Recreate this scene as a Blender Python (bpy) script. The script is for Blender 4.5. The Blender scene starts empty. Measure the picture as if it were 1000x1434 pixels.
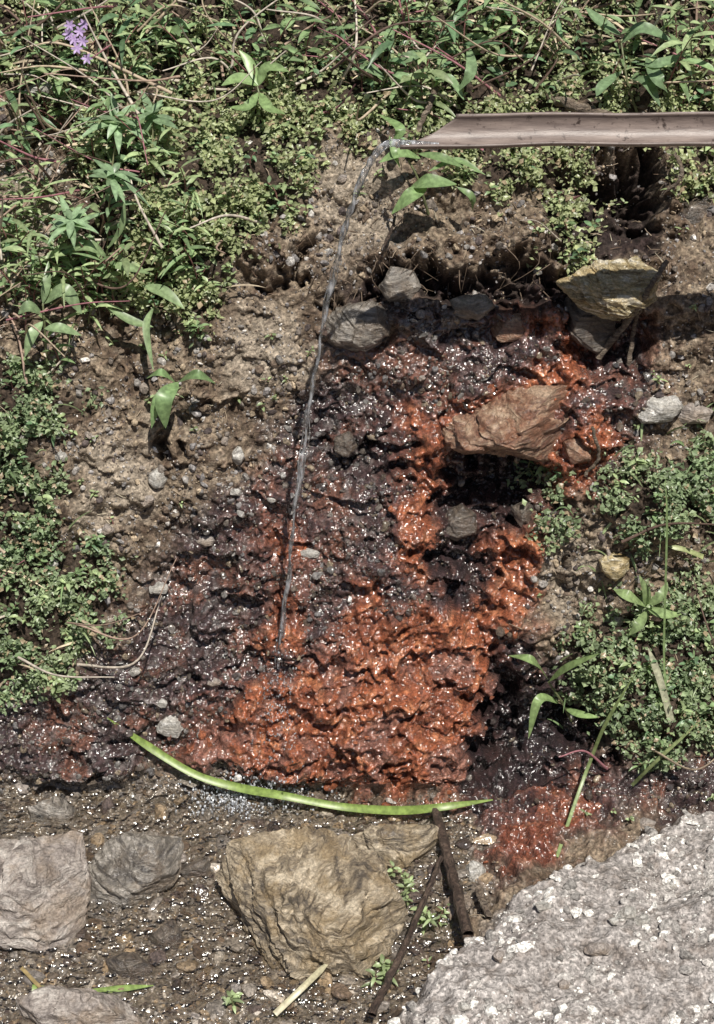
import bpy, math, random
import numpy as np
from mathutils import Vector
random.seed(7); RS=np.random.RandomState(11)
# ------------------------------------------------------------------ camera frame
PITCH=math.radians(35); F=2728.6
C=np.array([0,-4.62,4.27]); FW=np.array([0,math.cos(PITCH),-math.sin(PITCH)])
UP=np.array([0,math.sin(PITCH),math.cos(PITCH)]); RT=np.array([1.,0,0])
def project(P):
    d=P-C; z=d@FW
    return 500+F*(d@RT)/z, 717-F*(d@UP)/z
SUN=np.array([.15,-.42,.9]); SUN/=np.linalg.norm(SUN)
# ------------------------------------------------------------------ noise
_T=RS.rand(1024)*2*math.pi; _P=RS.permutation(1024); _A=RS.rand(1024); _B=RS.rand(1024)
def gn(x,y,seed=0):
    x=np.asarray(x,float)+seed*17.3; y=np.asarray(y,float)+seed*9.1
    ix=np.floor(x).astype(np.int64); iy=np.floor(y).astype(np.int64); fx=x-ix; fy=y-iy
    u=fx*fx*fx*(fx*(fx*6-15)+10); v=fy*fy*fy*(fy*(fy*6-15)+10)
    def g(a,b):
        t=_T[(_P[(ix+a)&1023]+iy+b)&1023]
        return np.cos(t)*(fx-a)+np.sin(t)*(fy-b)
    n0=g(0,0)*(1-u)+g(1,0)*u; n1=g(0,1)*(1-u)+g(1,1)*u
    return (n0*(1-v)+n1*v)*1.5
def fbm(x,y,o=4,seed=0):
    r=0;a=1;f=1
    for i in range(o):
        r=r+a*gn(x*f,y*f,seed+i*3); a*=.5; f*=2.03
    return r
def worley(x,y,seed=0):
    x=x+seed*3.3; ix=np.floor(x).astype(np.int64); iy=np.floor(y).astype(np.int64)
    d=np.full(x.shape,9.)
    for a in (-1,0,1):
        for b in (-1,0,1):
            h=(_P[(ix+a)&1023]+iy+b)&1023
            d=np.minimum(d,(ix+a+_A[h]-x)**2+(iy+b+_B[h]-y)**2)
    return np.sqrt(d)
def ss(a,b,x):
    t=np.clip((x-a)/(b-a),0,1); return t*t*(3-2*t)
# ------------------------------------------------------------------ bank profile
PR=[(-60,9),(-12,4.2),(-6,2.3),(-2.2,.25),(-1.7,0.02),(-.6,-.01),(-.06,0),(.10,.33),(.25,.75),(.40,1.13),(.50,1.45),(.73,1.75),(1.0,1.97),(1.4,2.27),(2.1,2.65),(4,3.4),(12,5.5),(60,14)]
PR=np.array(PR,float)
seg=np.r_[0,np.cumsum(np.linalg.norm(np.diff(PR,axis=0),axis=1))]
S0=seg[6]
sd_=np.arange(-8,8,.01)+S0
py_=np.interp(sd_,seg,PR[:,0]); pz_=np.interp(sd_,seg,PR[:,1])
k=np.hanning(17);k/=k.sum()
def smo(a): 
    b=np.convolve(np.pad(a,8,mode='edge'),k,mode='valid'); b[:10]=a[:10]; b[-10:]=a[-10:]; return b
py_=smo(py_);pz_=smo(pz_)
def prof(s):
    a=(s>=sd_[0])&(s<=sd_[-1])
    return np.where(a,np.interp(s,sd_,py_),np.interp(s,seg,PR[:,0])),np.where(a,np.interp(s,sd_,pz_),np.interp(s,seg,PR[:,1]))
tb=np.arange(S0-2.3,S0+6.5,.01); ty,tz=prof(tb)
tV,tP=project(np.stack([ty*0,ty,tz],1))
mono=np.maximum.accumulate(-tP)
def py2s(p): return np.interp(-p,mono+np.arange(len(mono))*1e-7,tb)
sA=float(py2s(np.array(1520.))); sB=float(py2s(np.array(-110.)))
def axis(a,b,h,lo,hi):
    m=list(np.arange(a,b,h)); d=h
    x=a;L=[]
    while x>lo: d*=1.25; x-=d; L.append(x)
    d=h;x=m[-1];H=[]
    while x<hi: d*=1.25; x+=d; H.append(x)
    return np.array(L[::-1]+m+H)
xs=axis(-1.35,1.35,.0038,-60,60); sv=axis(sA,sB,.0038,.5,seg[-1]-.5)
X,S=np.meshgrid(xs,sv)
Y0,Z0=prof(S)
e=.03; y1,z1=prof(S-e); y2,z2=prof(S+e); dy=y2-y1; dz=z2-z1; l=np.hypot(dy,dz)+1e-9
NY=-dz/l; NZ=dy/l
base=np.stack([X,Y0,Z0],-1)
dep=(base-C)@FW; okd=dep>1.0
PX=np.where(okd,500+F*X/np.maximum(dep,1),X*500+500); PY=np.where(okd,717-F*((base-C)@UP)/np.maximum(dep,1),3000)
FINE=ss(-300,-60,PX)*(1-ss(1060,1300,PX))*ss(-250,-60,PY)*(1-ss(1500,1640,PY))
# ------------------------------------------------------------------ polygon masks
gx=np.arange(-600,1601,5.);gy=np.arange(-400,2001,5.)
GX,GY=np.meshgrid(gx,gy)
def sdpoly(poly):
    p=np.array(poly,float); d=np.full(GX.shape,1e9); ins=np.zeros(GX.shape,bool)
    for i in range(len(p)):
        a=p[i];b=p[(i+1)%len(p)]; e=b-a
        t=np.clip(((GX-a[0])*e[0]+(GY-a[1])*e[1])/(e@e),0,1)
        d=np.minimum(d,np.hypot(GX-a[0]-t*e[0],GY-a[1]-t*e[1]))
        c=((a[1]>GY)!=(b[1]>GY))
        with np.errstate(divide='ignore',invalid='ignore'):
            xi=(b[0]-a[0])*(GY-a[1])/(b[1]-a[1]+1e-12)+a[0]
        ins^=c&(GX<xi)
    return np.where(ins,d,-d)
def look(G,px,py):
    fx=np.clip((px+600)/5,0,len(gx)-1.001);fy=np.clip((py+400)/5,0,len(gy)-1.001)
    ix=fx.astype(int);iy=fy.astype(int);u=fx-ix;v=fy-iy
    return (G[iy,ix]*(1-u)+G[iy,ix+1]*u)*(1-v)+(G[iy+1,ix]*(1-u)+G[iy+1,ix+1]*u)*v
def multi(polys): 
    g=sdpoly(polys[0])
    for p in polys[1:]: g=np.maximum(g,sdpoly(p))
    return g
ORANGE=multi([
 [(350,945),(400,940),(470,905),(560,910),(640,870),(690,865),(692,950),(672,1000),(655,1125),(560,1128),(480,1115),(400,1100),(320,1080),(255,1055),(275,1020),(320,990)],
 [(578,590),(622,600),(618,700),(600,800),(570,800),(568,690)],
 [(500,810),(560,850),(610,850),(660,850),(740,840),(745,870),(690,885),(640,905),(540,915),(460,910),(500,850)],
 [(670,730),(750,740),(760,860),(690,870),(680,790)],
 [(560,600),(560,575),(640,560),(720,535),(780,505),(790,470),(700,425),(760,425),(830,480),(820,540),(790,560),(640,600)],
 [(785,600),(850,565),(860,620),(810,690),(770,690),(750,650)],
 [(362,735),(420,740),(415,780),(380,790)],[(385,850),(420,840),(415,905),(360,925)],
 [(700,1150),(740,1120),(825,1095),(830,1150),(740,1240),(690,1230)]])
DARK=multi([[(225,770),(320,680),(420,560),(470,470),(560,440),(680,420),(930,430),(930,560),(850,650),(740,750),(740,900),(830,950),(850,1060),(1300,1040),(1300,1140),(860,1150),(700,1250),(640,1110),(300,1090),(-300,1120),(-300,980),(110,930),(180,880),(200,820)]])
SHADE=multi([[(668,960),(700,900),(740,900),(760,960),(840,1010),(855,1070),(800,1085),(700,1130),(650,1130),(662,1000)],[(610,640),(770,650),(740,720),(690,750),(690,840),(640,850),(615,800),(620,700)],[(460,395),(560,370),(700,385),(800,370),(820,215),(930,215),(930,340),(800,430),(560,425),(470,425)]])  # painted shade: hollows, ledge and the strip of dark mud beside the rust
CREEK=sdpoly([(-600,1085),(300,1085),(560,1120),(660,1130),(700,1240),(620,1330),(540,1434),(500,1700),(-600,1700)])
MOUND=sdpoly([(1600,1100),(1000,1150),(900,1180),(800,1235),(715,1290),(620,1360),(560,1440),(520,1700),(1600,1700)])
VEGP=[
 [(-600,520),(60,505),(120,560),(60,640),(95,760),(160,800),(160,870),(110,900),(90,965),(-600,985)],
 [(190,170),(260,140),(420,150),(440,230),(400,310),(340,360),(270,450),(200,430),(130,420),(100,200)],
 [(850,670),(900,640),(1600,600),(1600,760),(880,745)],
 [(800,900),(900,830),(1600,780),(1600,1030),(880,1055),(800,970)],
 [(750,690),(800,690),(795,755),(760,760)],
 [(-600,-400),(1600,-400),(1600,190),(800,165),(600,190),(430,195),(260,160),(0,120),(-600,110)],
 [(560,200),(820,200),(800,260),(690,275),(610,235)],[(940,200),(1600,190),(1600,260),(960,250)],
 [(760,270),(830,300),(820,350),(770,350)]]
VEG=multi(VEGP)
PALE=multi([[(-600,250),(80,240),(110,330),(100,400),(-600,420)],[(440,220),(560,200),(560,340),(470,360),(430,290)],[(760,760),(850,740),(860,800),(780,880)],[(120,620),(200,600),(220,720),(140,760),(100,700)],[(300,470),(400,430),(430,520),(330,560)]])
wx=fbm(X*9,S*9,4,1)*26; wy=fbm(X*9,S*9,4,2)*26
WX=PX+wx;WY=PY+wy
def m(G,soft=10,off=0): return ss(-soft,soft,look(G,WX,WY)+off)
mO=m(ORANGE,16);mD=m(DARK,32);mC=m(CREEK,10);mM=ss(-10,22,look(MOUND,PX+wx*.5,PY+wy*.5));mV=m(VEG,14);mP=m(PALE,25);mShade=m(SHADE,16)
mM=mM*(PY>900)
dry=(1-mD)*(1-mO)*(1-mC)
# ------------------------------------------------------------------ relief
H=.05*fbm(X*2.3,S*2.3,2,5)*(1-.8*mC)
H=H+.028*fbm(X*7,S*7,2,6)*(1-.8*mC)*(1-.5*mM)
cliff=ss(-.06,.16,gn(X*6+wx*.02,S*8+wy*.02,31))*.030+ss(0,.12,gn(X*14+wx*.03,S*17+wy*.03,32))*.014
H=H+FINE*cliff*(1-mC)*(1-mM)*(1-.4*mV)*(1-.5*dry)
cr=np.abs(gn(X*22,S*22,8))+.5*np.abs(gn(X*47,S*47,9))+.3*np.abs(gn(X*95,S*95,10))
wo=worley(X*34+gn(X*30,S*30,3)*.3,S*34,4); wo2=worley(X*62+gn(X*50,S*50,7)*.3,S*58,6)
H=H+FINE*(.015*cr*(1-.9*mM)*(1-.5*mC)*(1-.5*dry)-.007*np.minimum(wo,.8)*(1-.85*mM)*(1-.3*mO)*(1-.5*dry)-.006*np.minimum(wo2,.8)*(1-.85*mM)*(1-.3*dry))
a_=math.radians(62); wU=fbm(X*7,S*7,3,90)*.07
U1=X*math.cos(a_)+S*math.sin(a_); U2=-X*math.sin(a_)+S*math.cos(a_)+wU
rib=np.abs(gn(U1*4,U2*13,12))*1.2+.55*np.abs(gn(U1*8,U2*31,13))
ribm=ss(-.3,.35,gn(X*5,S*5,91))
low=ss(880,930,PY)*(1-ss(1110,1140,PY))
lump=fbm(X*17,S*15,3,15)
H=H+FINE*mO*low*(.044*rib*(.35+.65*ribm)+.009*lump)
H=H+FINE*mO*(1-low)*.012*fbm(X*26,S*14,3,16)
w2x=wx*1.3+14*gn(X*30,S*30,95);w2y=wy*1.3+12*gn(X*30,S*30,96)
def G(cx,cy,rx,ry,a,rot=0):
    c=math.cos(math.radians(rot));s=math.sin(math.radians(rot))
    x_=PX+w2x;y_=PY+w2y
    u=(x_-cx)*c+(y_-cy)*s; v=-(x_-cx)*s+(y_-cy)*c
    q=(u/rx)**2+(v/ry)**2
    return a*np.exp(-q**1.15)
for g in [(700,685,95,40,-.14),(660,790,55,60,-.13),(593,700,24,110,.03),(600,398,44,20,-.15),(690,405,48,18,-.12,10),(505,415,45,14,-.09,-15),(770,385,50,32,-.15),(610,350,80,20,.04),(720,345,60,22,.05),
          (865,265,65,60,-.28),(400,388,46,10,-.085,-34),(375,350,60,22,.045,-30),(700,1010,30,95,-.16),(520,1000,150,85,.07),
          (775,1010,60,90,-.13),(900,700,90,50,.08),(890,940,90,90,.09),(70,740,90,220,.08),(60,180,70,35,-.16),(860,470,60,50,-.10),
          (900,500,40,50,-.08),(330,260,120,110,.05),(820,1020,40,40,-.08),(200,480,60,35,-.05),(230,620,16,30,-.07),
          (560,860,90,25,.03),(150,1070,90,22,.04),(450,600,20,30,-.05),(500,640,40,12,-.04),(300,560,40,14,.04),(540,650,30,14,-.05)]:
    H=H+G(*g)
H=H+mM*(.10+.00035*np.clip(look(MOUND,PX,PY),0,900))+FINE*mM*(.022*fbm(X*6,S*6,3,20)+.008*fbm(X*30,S*30,3,21))
pool=ss(-300,-200,PX)*(1-ss(520,600,PX))*ss(1095,1112,PY)*(1-ss(1165,1190,PY))
H=H-.018*pool*mC
H=H-.02*mC*(1-mM)*(1-pool)*ss(0,1,gn(X*5,S*5,30)+.3)
H=H+.75*ss(1.3,2.1,X)*ss(S0-.1,S0+.5,S)*(1-ss(S0+2.2,S0+4,S))
P=np.stack([X,Y0+H*NY,Z0+H*NZ],-1)
dx=np.gradient(P,axis=1);ds=np.gradient(P,axis=0);N=np.cross(dx,ds);N/=np.linalg.norm(N,axis=-1,keepdims=True)+1e-12
# ------------------------------------------------------------------ colours
def mix(a,b,t): 
    t=t[...,None] if np.ndim(t)==2 else t
    return a*(1-t)+np.asarray(b)*t
n1=.5+.5*np.clip(fbm(X*6,S*6,4,40),-1,1); n2=.5+.5*np.clip(fbm(X*25,S*25,3,41),-1,1); n3=.5+.5*np.clip(fbm(X*60,S*60,2,42),-1,1)
col=mix(np.ones(X.shape+(3,))*np.array([.110,.078,.054]),[.215,.168,.120],ss(.25,.7,n1))
col=mix(col,[.33,.28,.22],np.clip(n2-.55,0,1)*1.4)
col=mix(col,[.06,.038,.029],ss(.5,.8,n3)*.6)
col=mix(col,[.33,.28,.22],mP*.75)
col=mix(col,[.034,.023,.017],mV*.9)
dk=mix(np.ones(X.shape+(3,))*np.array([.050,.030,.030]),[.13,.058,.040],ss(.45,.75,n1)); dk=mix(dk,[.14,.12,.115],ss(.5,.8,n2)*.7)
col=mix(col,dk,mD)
org=mix(np.ones(X.shape+(3,))*np.array([.27,.080,.034]),[.40,.150,.066],ss(.45,.85,n2)); org=mix(org,[.13,.038,.022],ss(.55,.8,n1)*.65); org=mix(org,[.20,.105,.085],ss(.5,.72,.5+.5*np.clip(fbm(U1*3,U2*9,3,77),-1,1))*.7*low)  # last mix: grey-purple patches imitate sheen on the lower rust
org=mix(org,[.12,.035,.022],ss(1085,1150,PY)*.65)
col=mix(col,org,mO*(.75+.25*n3))
redl=ss(-70,-5,look(ORANGE,WX,WY))*(1-mO)*ss(.38,.6,n2)
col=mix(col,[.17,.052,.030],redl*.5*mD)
crk=mix(np.ones(X.shape+(3,))*np.array([.10,.078,.06]),[.25,.21,.165],n2)
col=mix(col,crk,mC*(1-mO*.9)*(1-mM))
ml=mix(np.ones(X.shape+(3,))*np.array([.25,.225,.21]),[.42,.39,.37],n1); ml=mix(ml,[.17,.14,.12],ss(.5,.8,n2)*.6)
col=mix(col,ml,mM)
col=mix(col,[.016,.009,.011],mShade*.85*(1-mM)*(1-.3*mO))  # near-black colour stands in for shadow over the dark mud and hollows
cav_shade=np.clip((H-(np.roll(H,3,0)+np.roll(H,-3,0)+np.roll(H,3,1)+np.roll(H,-3,1))/4)*60,-.3,.25)*FINE  # crease shading put into the colour: dips darker, crests lighter
col=np.clip(col*(1+cav_shade[...,None]),.008,.8)
wet=np.clip(np.maximum(np.maximum(mO,mD),mC)*(1-mM),0,1)
# ------------------------------------------------------------------ mesh helpers
def build(name,V,quads=None,tris=None,col=None,mat=None,smooth=True,parent=None):
    me=bpy.data.meshes.new(name); V=np.asarray(V,np.float32).reshape(-1,3)
    q=np.asarray(quads if quads is not None else [],np.int32).reshape(-1,4); t=np.asarray(tris if tris is not None else [],np.int32).reshape(-1,3)
    me.vertices.add(len(V)); me.vertices.foreach_set("co",V.ravel())
    nl=q.size+t.size; me.loops.add(nl); me.polygons.add(len(q)+len(t))
    me.polygons.foreach_set("loop_start",np.r_[np.arange(len(q))*4,q.size+np.arange(len(t))*3].astype(np.int32))
    me.loops.foreach_set("vertex_index",np.r_[q.ravel(),t.ravel()].astype(np.int32))
    me.polygons.foreach_set("use_smooth",np.full(len(q)+len(t),smooth))
    me.update(calc_edges=True)
    if col is not None:
        c=np.asarray(col,np.float32).reshape(len(V),-1)
        if c.shape[1]==3: c=np.c_[c,np.zeros(len(V),np.float32)]
        ca=me.color_attributes.new(name="Col",type='FLOAT_COLOR',domain='POINT'); ca.data.foreach_set("color",c.astype(np.float32).ravel())
    o=bpy.data.objects.new(name,me); bpy.context.scene.collection.objects.link(o)
    if mat: me.materials.append(mat)
    if parent: o.parent=parent
    return o
def nd(nt,t,**k):
    n=nt.nodes.new(t)
    for a,b in k.items():
        if a in n.inputs: n.inputs[a].default_value=b
        else: setattr(n,a,b)
    return n
def newmat(name):
    mt=bpy.data.materials.new(name); mt.use_nodes=True; nt=mt.node_tree
    for n in list(nt.nodes): nt.nodes.remove(n)
    o=nt.nodes.new('ShaderNodeOutputMaterial'); b=nt.nodes.new('ShaderNodeBsdfPrincipled'); nt.links.new(b.outputs[0],o.inputs[0])
    return mt,nt,b,o
def math_(nt,op,a,b):
    n=nt.nodes.new('ShaderNodeMath');n.operation=op
    for i,v in enumerate((a,b)):
        if isinstance(v,(int,float)): n.inputs[i].default_value=v
        else: nt.links.new(v,n.inputs[i])
    return n.outputs[0]
def groundmat(name,s1=90,b=.5,cs=85.,cd=.0065):
    mt,nt,bs,o=newmat(name); L=nt.links.new
    at=nd(nt,'ShaderNodeAttribute',attribute_name='Col'); tc=nd(nt,'ShaderNodeTexCoord')
    na=nd(nt,'ShaderNodeTexNoise',Scale=s1,Detail=4.,Roughness=.7); L(tc.outputs['Object'],na.inputs['Vector'])
    vo=nd(nt,'ShaderNodeTexVoronoi',Scale=150.); L(tc.outputs['Object'],vo.inputs['Vector'])
    r=nd(nt,'ShaderNodeMapRange'); r.inputs['From Min'].default_value=.3;r.inputs['From Max'].default_value=.7;r.inputs['To Min'].default_value=.5;r.inputs['To Max'].default_value=1.6
    L(na.outputs[0],r.inputs['Value'])
    vs=nd(nt,'ShaderNodeSeparateColor'); L(vo.outputs['Color'],vs.inputs[0])
    g=math_(nt,'MULTIPLY_ADD',vs.outputs[0],.8); g.node.inputs[2].default_value=.6
    rr=math_(nt,'MULTIPLY',r.outputs[0],g)
    mx=nd(nt,'ShaderNodeVectorMath',operation='SCALE'); L(at.outputs['Color'],mx.inputs[0]); L(rr,mx.inputs['Scale'])
    L(mx.outputs[0],bs.inputs['Base Color'])
    add=math_(nt,'SUBTRACT',na.outputs[0],math_(nt,'MULTIPLY',vo.outputs['Distance'],.35))
    bp=nd(nt,'ShaderNodeBump',Strength=b,Distance=.012); L(add,bp.inputs['Height']); L(bp.outputs[0],bs.inputs['Normal'])
    bs.inputs['Roughness'].default_value=.85;bs.inputs['Specular IOR Level'].default_value=.3
    L(at.outputs['Alpha'],bs.inputs['Coat Weight']); bs.inputs['Coat Roughness'].default_value=.19; bs.inputs['Coat IOR'].default_value=1.75
    bc=nd(nt,'ShaderNodeBump',Strength=1.,Distance=cd); nc=nd(nt,'ShaderNodeTexNoise',Scale=cs,Detail=1.5); L(tc.outputs['Object'],nc.inputs['Vector']); L(nc.outputs[0],bc.inputs['Height']); L(bc.outputs[0],bs.inputs['Coat Normal'])
    return mt
MG=groundmat('soil_mud_rust')
nr,nc_=X.shape; idx=np.arange(nr*nc_).reshape(nr,nc_)
quads=np.stack([idx[:-1,:-1],idx[:-1,1:],idx[1:,1:],idx[1:,:-1]],-1).reshape(-1,4)
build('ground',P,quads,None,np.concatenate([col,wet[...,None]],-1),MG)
# ------------------------------------------------------------------ placement
ix_s=np.arange(nr);ix_x=np.arange(nc_)
def bil(A,x,s):
    fs=np.clip(np.interp(s,sv,ix_s),0,nr-1.001);fx=np.clip(np.interp(x,xs,ix_x),0,nc_-1.001)
    i=fs.astype(int);j=fx.astype(int);u=(fx-j)[...,None];v=(fs-i)[...,None]
    return (A[i,j]*(1-u)+A[i,j+1]*u)*(1-v)+(A[i+1,j]*(1-u)+A[i+1,j+1]*u)*v
def place(px,py,off=0.,nrm=False):
    px=np.atleast_1d(np.asarray(px,float));py=np.atleast_1d(np.asarray(py,float));tx=px.copy();tyy=py.copy()
    for i in range(8):
        s=py2s(tyy);yy,zz=prof(s);d=(np.stack([yy*0,yy,zz],-1)-C)@FW;x=(tx-500)/F*d
        q=bil(P,x,s);a,b=project(q);tx+=(px-a)*.7;tyy+=(py-b)*.7
    dz=(q-C)@FW; q=C+dz[:,None]*(FW+RT*((px-500)/F)[:,None]+UP*((717-py)/F)[:,None])
    t=C-q;t/=np.linalg.norm(t,axis=1,keepdims=True);q=q+t*np.reshape(off,(-1,1))
    if nrm: n=bil(N,x,s); return q,n/np.linalg.norm(n,axis=1,keepdims=True)
    return q
def atdepth(px,py,y):
    d=FW+RT*((px-500)/F)+UP*((717-py)/F); t=(y-C[1])/d[1]; return C+d*t
# ------------------------------------------------------------------ builder for plants
class B:
    def __init__(s): s.V=[];s.Q=[];s.T=[];s.C=[];s.n=0
    def add(s,V,Q=None,T=None,col=None):
        V=np.asarray(V).reshape(-1,3)
        if Q is not None and len(Q): s.Q.append(np.asarray(Q).reshape(-1,4)+s.n)
        if T is not None and len(T): s.T.append(np.asarray(T).reshape(-1,3)+s.n)
        c=np.asarray(col,float); 
        if c.ndim==1: c=np.tile(c[:3],(len(V),1))
        s.V.append(V);s.C.append(c);s.n+=len(V)
    def make(s,name,mat,smooth=True,parent=None):
        return build(name,np.concatenate(s.V),np.concatenate(s.Q) if s.Q else None,np.concatenate(s.T) if s.T else None,np.concatenate(s.C),mat,smooth,parent)
def nz(v): v=np.asarray(v,float); return v/(np.linalg.norm(v)+1e-9)
def tube(b,pts,rad,col,sides=6):
    pts=np.asarray(pts,float);n=len(pts);rad=np.broadcast_to(rad,(n,));t=np.gradient(pts,axis=0)
    V=[]
    ref=np.array([.31,.2,.9])
    for i in range(n):
        d=nz(t[i]);a=nz(np.cross(d,ref));c=np.cross(d,a)
        for j in range(sides):
            w=2*math.pi*j/sides;V.append(pts[i]+rad[i]*(math.cos(w)*a+math.sin(w)*c))
    Q=[[i*sides+j,i*sides+(j+1)%sides,(i+1)*sides+(j+1)%sides,(i+1)*sides+j] for i in range(n-1) for j in range(sides)]
    b.add(V,Q,None,col)
def curve(p,n=24):
    p=np.asarray(p,float);m_=len(p);t=np.linspace(0,m_-1,n);out=[]
    pp=np.vstack([2*p[0]-p[1],p,2*p[-1]-p[-2]])
    for a in t:
        i=min(int(a),m_-2);u=a-i;q0,q1,q2,q3=pp[i],pp[i+1],pp[i+2],pp[i+3]
        out.append(.5*((2*q1)+(-q0+q2)*u+(2*q0-5*q1+4*q2-q3)*u*u+(-q0+3*q1-3*q2+q3)*u**3))
    return np.array(out)
def ribbon(b,pts,wid,nrm,col,fold=.2):
    pts=np.asarray(pts,float);n=len(pts);t=np.gradient(pts,axis=0);V=[]
    nrm=np.broadcast_to(nrm,(n,3))
    for i in range(n):
        d=nz(t[i]);sd=nz(np.cross(d,nrm[i]));up=np.cross(sd,d);w=wid[i]/2
        V+=[pts[i]-sd*w+up*fold*w,pts[i],pts[i]+sd*w+up*fold*w]
    Q=[]
    for i in range(n-1):
        for j in (0,1): Q.append([i*3+j,i*3+j+1,i*3+j+4,i*3+j+3])
    cc=np.tile(np.asarray(col),(len(V),1)); cc[1::3]*=1.25
    b.add(V,Q,None,cc)
def leaf(b,p,d,nrm,Ln,W,col,droop=.3,n=6,peak=.42):
    t=np.linspace(0,1,n);d=nz(d)
    pts=p+np.outer(t,d)*Ln+np.outer(t*t,[0,0,-1])*droop*Ln
    w=W*np.where(t<peak,np.sin(t/peak*math.pi/2)**.8,np.cos((t-peak)/(1-peak)*math.pi/2)**.9)+.0008
    ribbon(b,pts,w,nrm,col,.28)
def leafmat(name,tr=.3,rough=.36):
    mt,nt,bs,o=newmat(name);L=nt.links.new
    at=nd(nt,'ShaderNodeAttribute',attribute_name='Col');tc=nd(nt,'ShaderNodeTexCoord')
    na=nd(nt,'ShaderNodeTexNoise',Scale=70.,Detail=2.);L(tc.outputs['Object'],na.inputs['Vector'])
    r=nd(nt,'ShaderNodeMapRange');r.inputs['From Min'].default_value=.3;r.inputs['From Max'].default_value=.7;r.inputs['To Min'].default_value=.7;r.inputs['To Max'].default_value=1.3;L(na.outputs[0],r.inputs['Value'])
    mx=nd(nt,'ShaderNodeVectorMath',operation='SCALE');L(at.outputs['Color'],mx.inputs[0]);L(r.outputs[0],mx.inputs['Scale'])
    L(mx.outputs[0],bs.inputs['Base Color']);bs.inputs['Roughness'].default_value=rough
    if tr>0:
        tl=nd(nt,'ShaderNodeBsdfTranslucent');sc=nd(nt,'ShaderNodeVectorMath',operation='MULTIPLY');sc.inputs[1].default_value=(1.1,1.3,.6);L(mx.outputs[0],sc.inputs[0]);L(sc.outputs[0],tl.inputs[0])
        ms=nd(nt,'ShaderNodeMixShader');ms.inputs[0].default_value=tr;L(bs.outputs[0],ms.inputs[1]);L(tl.outputs[0],ms.inputs[2]);L(ms.outputs[0],o.inputs[0])
    return mt
ML=leafmat('leaf',.25); 
MS=leafmat('stem',0.0,.7)
# ------------------------------------------------------------------ ground cover (tiny leaves)
inner=(PX>-260)&(PX<1260)&(PY>-220)&(PY<1500)
flat=np.flatnonzero(inner)
Pf=P.reshape(-1,3);Nf=N.reshape(-1,3);pxf=PX.ravel();pyf=PY.ravel();cf=col.reshape(-1,3);wf=wet.ravel()
def pick(weight,n):
    w=weight/weight.sum(); return RS.choice(flat,n,p=w)
vegw=ss(-26,14,look(VEG,WX,WY)).ravel()[flat]
clump=ss(-.15,.35,fbm(X*11,S*11,3,50)).ravel()[flat]
def wmask(poly,soft=8): return ss(-soft,soft,look(sdpoly(poly),PX,PY)).ravel()[flat]
topw=wmask([(-250,-200),(1250,-200),(1250,150),(830,140),(640,150),(560,185),(430,120),(240,120),(200,260),(180,420),(60,500),(-250,520)])
topgap=ss(-.2,.25,fbm(X*5,S*5,3,52)).ravel()[flat]
n=58000
ii=pick(vegw*(.03+clump)*(1-.88*topw*(1-.4*topgap)),n)
lift=(RS.rand(n)**1.1)*.080*(.3+ss(-.4,.5,fbm(pxf[ii]*.03,pyf[ii]*.03,2,51)))
upv=nz([0.05,-.62,.85]);pos=Pf[ii]+Nf[ii]*lift[:,None]*.6+np.array([0,0,1])*lift[:,None]*.6+RS.randn(n,3)*.006
ang=RS.rand(n)*2*math.pi
nn=upv+RS.randn(n,3)*.45;nn/=np.linalg.norm(nn,axis=1,keepdims=True)
dd=np.stack([np.cos(ang),np.sin(ang),RS.randn(n)*.3],1);dd-=nn*(dd*nn).sum(1,keepdims=True);dd/=np.linalg.norm(dd,axis=1,keepdims=True)
sdv=np.cross(nn,dd);Ln=(.010+.016*RS.rand(n)**1.6)[:,None];W=Ln*(.22+.2*RS.rand(n)[:,None])
V=np.stack([pos,pos+dd*Ln*.5-sdv*W+nn*W*.3,pos+dd*Ln*.55,pos+dd*Ln*.5+sdv*W+nn*W*.3,pos+dd*Ln-nn*Ln*.15],1)
o5=np.arange(n)[:,None]*5
T=np.concatenate([o5+[0,1,2],o5+[0,2,3],o5+[1,4,2],o5+[2,4,3]],0)
v1=np.clip(fbm(pxf[ii]*.012,pyf[ii]*.012,2,55)[:,None]*.6+.5,0,1)
yel=((pyf[ii]<460))[:,None]*1.
gc=np.array([.17,.24,.13])*(1-v1)+np.array([.28,.34,.19])*v1
gc=gc*(1-.5*yel)+np.array([.40,.41,.20])*.5*yel
gc=gc*(.6+.9*RS.rand(n,1)); dead=RS.rand(n)<.10; gc[dead]=np.array([.42,.33,.22])
build('ground_cover_plants',V.reshape(-1,3),None,T,np.repeat(gc,5,axis=0),ML,False)
# ------------------------------------------------------------------ herbs
def rcol(kind=0):
    c={0:np.array([.18,.26,.125]),1:np.array([.28,.35,.18]),2:np.array([.12,.20,.105])}[kind]
    return c*(.65+.85*random.random())
def herb(b,bs_,p,nrm,h,L,W,nl,kind=0,lean=None):
    lean=np.array([random.uniform(-.5,.5),random.uniform(-.7,.1),0]) if lean is None else np.asarray(lean)
    g=np.linspace(0,1,6)[:,None];d=nz(np.array([0,0,1])+nrm*.3)
    pts=p+g*h*d+lean*h*g*g
    tube(bs_,pts,np.linspace(.003,.0014,6),[.18,.19,.09] if random.random()<.6 else [.26,.12,.11],5)
    a0=random.random()*6.3
    for i in range(nl):
        t=(i+.6)/nl;q=p+t*h*d+lean*h*t*t;a=a0+i*2.4
        dv=np.array([math.cos(a),math.sin(a),random.uniform(.1,.8)])
        leaf(b,q,dv,nz([dv[0]*-.3+random.gauss(0,.2),dv[1]*-.3-.4,1]),L*random.uniform(.6,1.1),W*random.uniform(.8,1.2),rcol(kind),random.uniform(.1,.6))
bl,st=B(),B()
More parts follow.
